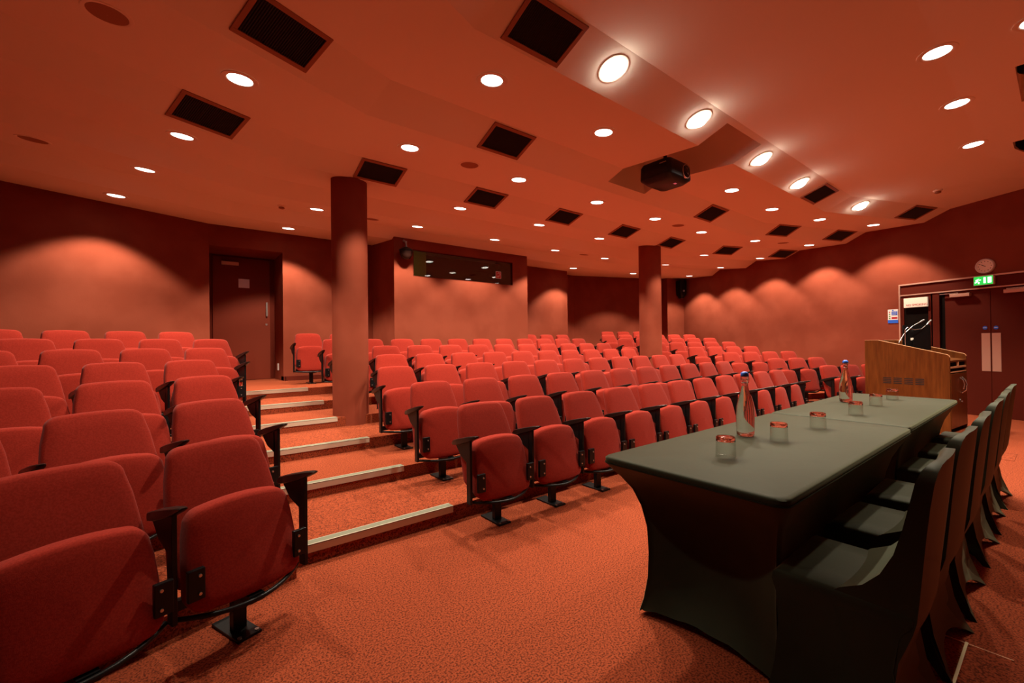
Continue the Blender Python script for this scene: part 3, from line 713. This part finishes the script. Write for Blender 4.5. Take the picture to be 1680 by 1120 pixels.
# ------------------------------------------------------------------ covered chairs (facing +y, towards the table)
def make_chair():
    o = empty('covered_chair', (0, 0, 0))
    n = 8
    def quad(cs, z, bows, lift=0):
        # cs: 4 corners (x,y) ccw starting front-right(+x,+y); bows per side inward
        pts = []
        cen = (sum(c[0] for c in cs)/4, sum(c[1] for c in cs)/4)
        for i in range(4):
            a, b = cs[i], cs[(i+1) % 4]
            dx, dy = b[0]-a[0], b[1]-a[1]; L = math.hypot(dx, dy) or 1; nx, ny = -dy/L, dx/L
            for k in range(n):
                u = k/n; w_ = 4*u*(1-u)
                pts.append((a[0]+dx*u+nx*bows[i]*w_, a[1]+dy*u+ny*bows[i]*w_, z+lift*w_))
        return pts
    def rect(x, yf, yb, xr=None): xr = xr or x; return [(x, yf), (-x, yf), (-xr, yb), (xr, yb)]
    mb = MB()
    rs = [quad(rect(.235, .40, .0, .225), .0, (.05, .05, .05, .05), .07),
          quad(rect(.228, .395, .015, .218), .05, (.05, .05, .05, .05), .05),
          quad(rect(.212, .38, .045, .205), .14, (.045, .045, .04, .045), .02),
          quad(rect(.203, .37, .065, .198), .27, (.03, .03, .03, .03)),
          quad(rect(.203, .375, .05, .198), .38, (.012, .012, .012, .012)),
          quad(rect(.212, .385, .02, .200), .425, (0, 0, 0, 0)),
          quad(rect(.21, .382, .02, .200), .45, (0, 0, 0, 0)),
          quad(rect(.195, .365, .03, .19), .462, (0, 0, 0, 0)),
          quad(rect(.10, .27, .11, .10), .466, (0, 0, 0, 0))]
    mb.rings(rs, False, True)
    mb.build('seat_cover', M['cloth'], o, smooth=True)
    rs = []
    for z, hw, t in ((.0, .232, .03), (.05, .222, .04), (.11, .208, .055), (.20, .198, .08), (.30, .196, .12), (.40, .198, .19), (.44, .199, .215), (.468, .20, .185), (.50, .20, .13), (.55, .202, .092), (.62, .206, .066), (.70, .21, .052), (.78, .208, .044), (.84, .198, .040), (.875, .178, .034), (.893, .145, .026), (.90, .10, .014)):
        low = max(0, 1-z/.42)
        yb = .018 - .10*max(0, z-.42) + .05*math.sin(PI*min(1, z/.42)) - .03*low**3
        pts = []; m_ = 12
        def yo(x): return (-.018*(1-low) + .055*low**2)*(1-(x/.235)**2)
        def zo(x): return .07*low**3*(1-(x/hw)**2)
        for k in range(m_+1):
            x = hw*(1-2*k/m_); pts.append((x, yb+yo(x), z+zo(x)))
        for k in range(m_+1):
            x = -hw*(1-2*k/m_); pts.append((x, yb+t+yo(x), z+zo(x)))
        rs.append(pts)
    mb = MB(); mb.rings(rs); mb.build('back_cover', M['cloth'], o, smooth=True)
    return o
ch0 = make_chair()
CH = [(1.87, .265, .02), (2.45, .27, -.02), (3.02, .27, .02), (3.74, .275, -.01), (4.38, .28, .02), (5.03, .285, 0)]
CL = ['nearest the camera', 'second from the camera', 'third from the camera', 'fourth from the camera', 'fifth from the camera', 'farthest, beside the lectern']
for k, (x, y, a) in enumerate(CH):
    o = ch0 if k == 0 else copy_tree(ch0)
    o.location = (x, y, 0); o.rotation_euler = (0, 0, a)
    tag(o, 'black stretch-covered chair tucked behind the cloth tables, %s' % CL[k], 'chair', 'black covered chairs along the table')

# ------------------------------------------------------------------ bottles and glasses
TZ = .742
def bottle(x, y, lab):
    e = empty('water_bottle', (x, y, TZ), random.random()*6, lab, 'bottle', 'swing-top water bottles')
    out = [(.001, .002), (.038, .001), (.043, .008), (.0445, .03), (.0455, .10), (.043, .15), (.033, .20), (.021, .24), (.0155, .27), (.0145, .30), (.018, .303), (.018, .318)]
    inn = [(.0145, .318), (.0115, .30), (.0125, .27), (.018, .24), (.030, .20), (.0395, .15), (.042, .10), (.041, .03), (.038, .014), (.001, .013)]
    mb = MB(); mb.lathe(out+inn, n=40, cap0=False, cap1=False); mb.build('glass_body', M['glass'], e, smooth=True)
    wat = [(.001, .0122), (.0385, .0132), (.0416, .03), (.0426, .10), (.0401, .15), (.0306, .20), (.0186, .24), (.0131, .268), (.001, .268)]
    mb = MB(); mb.lathe(wat, n=40, cap0=False, cap1=False); mb.build('water', M['water'], e, smooth=True)
    mb = MB(); mb.lathe([(.0175, .319), (.0205, .323), (.0195, .337), (.010, .345)], n=24); mb.build('stopper', M['blue'], e, smooth=True)
    mb = MB(); mb.tube([(.019, 0, .285), (.021, 0, .31), (.016, 0, .335)], .0014, 6); mb.tube([(-.019, 0, .285), (-.021, 0, .31), (-.016, 0, .335)], .0014, 6)
    mb.tube([(.0165*math.cos(t*PI/12), .0165*math.sin(t*PI/12), .285) for t in range(25)], .0014, 6); mb.build('wire_clip', M['chrome'], e, smooth=True)
bottle(2.449, 1.079, 'clear glass water bottle with blue stopper on the nearer table')
bottle(4.39, 1.13, 'clear glass water bottle with blue stopper on the farther table')
def make_glass():
    e = empty('drinking_glass', (0, 0, 0))
    # upside down tumbler: rim on the table
    mb = MB(); mb.lathe([(.0392, .0), (.0415, .0), (.0418, .0015), (.0398, .070), (.0382, .070), (.0398, .0015), (.0392, .0)], n=40, cap0=False, cap1=False); mb.build('tumbler_wall', M['thin'], e, smooth=True)
    mb = MB(); mb.lathe([(.001, .077), (.034, .077), (.0378, .0705), (.0396, .0705), (.0388, .086), (.0365, .0905), (.001, .091)], n=40, cap0=False, cap1=False); mb.build('tumbler_base', M['glass'], e, smooth=True)
    return e
gl0 = make_glass(); first = True
GL = [(1.931, .936, 'nearest the camera'), (2.454, .916, 'just right of the nearer bottle'), (2.963, .898, 'just before the table joint'), (3.682, .894, 'just beyond the table joint'), (4.305, .918, 'second from the lectern end'), (4.842, .922, 'nearest the lectern')]
for x, y, lab in GL:
    o = gl0 if first else copy_tree(gl0); first = False
    o.location = (x, y, TZ); tag(o, 'clear tumbler upside down on black table, %s' % lab, 'glass', 'upturned tumblers on the tables')

# ------------------------------------------------------------------ lectern (origin at the near-left floor corner)
e = empty('lectern', (8.07, .951, 0), R(-6), 'cherry wood lectern with sloping top and side vents', 'lectern')
LW, LL = .77, .915
def side_poly(): return [(0, 0), (LL, 0), (LL, 1.245), (LL-.16, 1.245), (.03, 1.045), (.012, 1.035), (0, 1.01)]
for x0, x1 in ((0, .028), (LW-.028, LW)):
    P = side_poly(); n = len(P)
    mb = MB(); mb.add([(x0, a, b) for a, b in P] + [(x1, a, b) for a, b in P], [tuple(range(n)), tuple(range(n, 2*n))[::-1]] + [(i, (i+1) % n, n+(i+1) % n, n+i) for i in range(n)])
    mb.build('side_panel', M['wood'], e)
    mb = MB()
    Q = P[2:]
    for (a, b), (c, d) in zip(Q, Q[1:]):
        dv = Vector((c-a, d-b)).normalized(); nv = Vector((dv.y, -dv.x))*.004
        mb.add([(x0, a, b), (x0, c, d), (x0, c+nv.x, d+nv.y), (x0, a+nv.x, b+nv.y), (x1, a, b), (x1, c, d), (x1, c+nv.x, d+nv.y), (x1, a+nv.x, b+nv.y)], [(0, 1, 2, 3), (7, 6, 5, 4), (0, 4, 5, 1), (1, 5, 6, 2), (2, 6, 7, 3), (3, 7, 4, 0)])
    mb.build('edge_band', M['edge'], e)
mb = MB(); mb.box(.028, LW-.028, LL-.028, LL, 0, 1.245); mb.build('front_panel', M['wood'], e)
mb = MB(); mb.add([(.028, .0, .965), (LW-.028, .0, .965), (LW-.028, LL-.028, 1.09), (.028, LL-.028, 1.09), (.028, .0, .94), (LW-.028, .0, .94), (LW-.028, LL-.028, 1.065), (.028, LL-.028, 1.065)], [(0, 1, 2, 3), (7, 6, 5, 4), (0, 4, 5, 1), (1, 5, 6, 2), (2, 6, 7, 3), (3, 7, 4, 0)]); mb.build('worktop', M['wood'], e)
mb = MB(); mb.box(.028, LW-.028, .02, .5, .05, .93); mb.build('cabinet_core', M['dark'], e)
mb = MB(); mb.box(.028, LW-.028, 0, .02, .86, .885); mb.box(.028, LW-.028, 0, .02, .80, .815); mb.box(.37, .40, 0, .02, .885, .94); mb.build('shelf_edge', M['edge'], e)
mb = MB(); mb.box(.032, LW-.032, -.004, .018, .06, .785); dr = mb.build('cabinet_door', M['wood'], e, bevel=.003)
mb = MB(); mb.tube([(.5, -.005, .73), (.5, -.04, .69), (.5, -.055, .62), (.5, -.045, .55), (.5, -.005, .51)], .008, 8); mb.build('door_handle', M['chrome'], dr, smooth=True)
mb = MB(); mb.tube([(.43, -.005, .72), (.43, -.035, .69), (.43, -.045, .63), (.43, -.035, .57)], .006, 8); mb.build('door_handle', M['chrome'], dr, smooth=True)
mb = MB(); mb.tube([(.42, -.012, .42), (.42, -.003, .42)], .012, 10); mb.tube([(.5, -.012, .39), (.5, -.003, .39)], .012, 10); mb.build('lock', M['chrome'], dr)
mb = MB(); mb.box(.06, LW-.06, .03, LL-.06, 0, .05); mb.build('plinth', M['dark'], e)
for k in range(4):
    mb = MB(); yc = .655-k*.118
    for j in range(4): mb.box(-.0015, .003, yc-.046, yc+.046, .625+j*.024, .638+j*.024)
    v_ = mb.build('vent_slots', M['vdark'], e)
# monitor on the lectern
e = empty('monitor', (8.45, 1.33, 1.10), R(-66), 'black computer monitor seen from behind on the lectern', 'monitor')
mb = MB(); mb.rings([[(x, y+yo, z) for x, y in rrect(hx, .018, .012, 3)] for hx, yo, z in ((.150, 0, .0), (.155, 0, .01), (.155, .01, .35), (.150, .01, .36))]); mb.build('screen_shell', M['black'], e, smooth=True)
mb = MB(); mb.box(-.05, .05, -.05, -.01, -.06, .15); mb.box(-.12, .12, -.11, .06, -.075, -.062); mb.build('stand', M['black'], e)
mb = MB(); mb.box(-.07, -.04, -.0225, -.018, .14, .175); mb.box(.0, .04, -.0225, -.018, .11, .135); mb.build('sticker', M['cream'], e)
for (x, y, pts, lab) in ((8.25, 1.50, [(0, 0, 0), (.02, -.01, .12), (.08, -.06, .25), (.17, -.13, .35), (.27, -.21, .42)], 'gooseneck microphone curving over the lectern in front of the monitor'),
                         (8.26, 1.42, [(0, 0, 0), (.0, .0, .30), (.03, -.02, .335), (.11, -.08, .30), (.18, -.145, .31), (.23, -.185, .36), (.26, -.21, .40)], 'pale gooseneck microphone sagging across the back of the monitor')):
    e = empty('microphone', (x, y, 1.09), 0, lab, 'microphone', 'gooseneck microphones on the lectern')
    mb = MB(); mb.tube(pts, .005, 8); mb.build('gooseneck', M['chrome'], e, smooth=True)
    a = Vector(pts[-1]); d = (a-Vector(pts[-2])).normalized(); mb = MB(); mb.tube([a-d*.01, a+d*.05], .011, 10); mb.build('mic_head', M['grey'], e, smooth=True)
    mb = MB(); mb.lathe([(.03, -.04), (.028, -.02), (.01, .012)], n=16); mb.build('mic_base', M['black'], e, smooth=True)

# floor boxes / carpet seams
def strip(name, a, b, w_, m, lab, cat, h=.003):
    a = Vector((*a, 0)); b = Vector((*b, 0)); d = (b-a).normalized(); n_ = Vector((-d.y, d.x, 0))*w_/2
    mb = MB(); mb.prism([((a+n_).x, (a+n_).y), ((a-n_).x, (a-n_).y), ((b-n_).x, (b-n_).y), ((b+n_).x, (b+n_).y)], 0, h)
    o = mb.build(name, m); tag(o, lab, cat); return o
e = empty('floor_box', (2.55, .14, 0), 0, 'carpeted floor box lid with brass edge in front of the near chair', 'floor box', 'floor boxes let into the stage carpet')
mb = MB(); mb.box(-.30, .01, .005, .125, 0, .004); mb.build('lid', M['carpet'], e)
mb = MB(); mb.box(-.34, .02, .122, .131, 0, .0055); mb.build('brass_edge', M['brass'], e)
mb = MB(); mb.box(.01, .014, .0, .20, 0, .0045); mb.build('lid_seam', M['edge'], e)
e = empty('floor_box', (6.95, .40, 0), 0, 'small carpeted floor box lid beyond the farthest covered chair', 'floor box', 'floor boxes let into the stage carpet')
mb = MB(); mb.box(-.2, .2, -.06, .06, 0, .003); mb.build('lid', M['carpet'], e)
mb = MB(); mb.box(.2, .206, -.062, .062, 0, .004); mb.box(-.2, .206, .06, .064, 0, .004); mb.build('lid_seam', M['seam'], e)
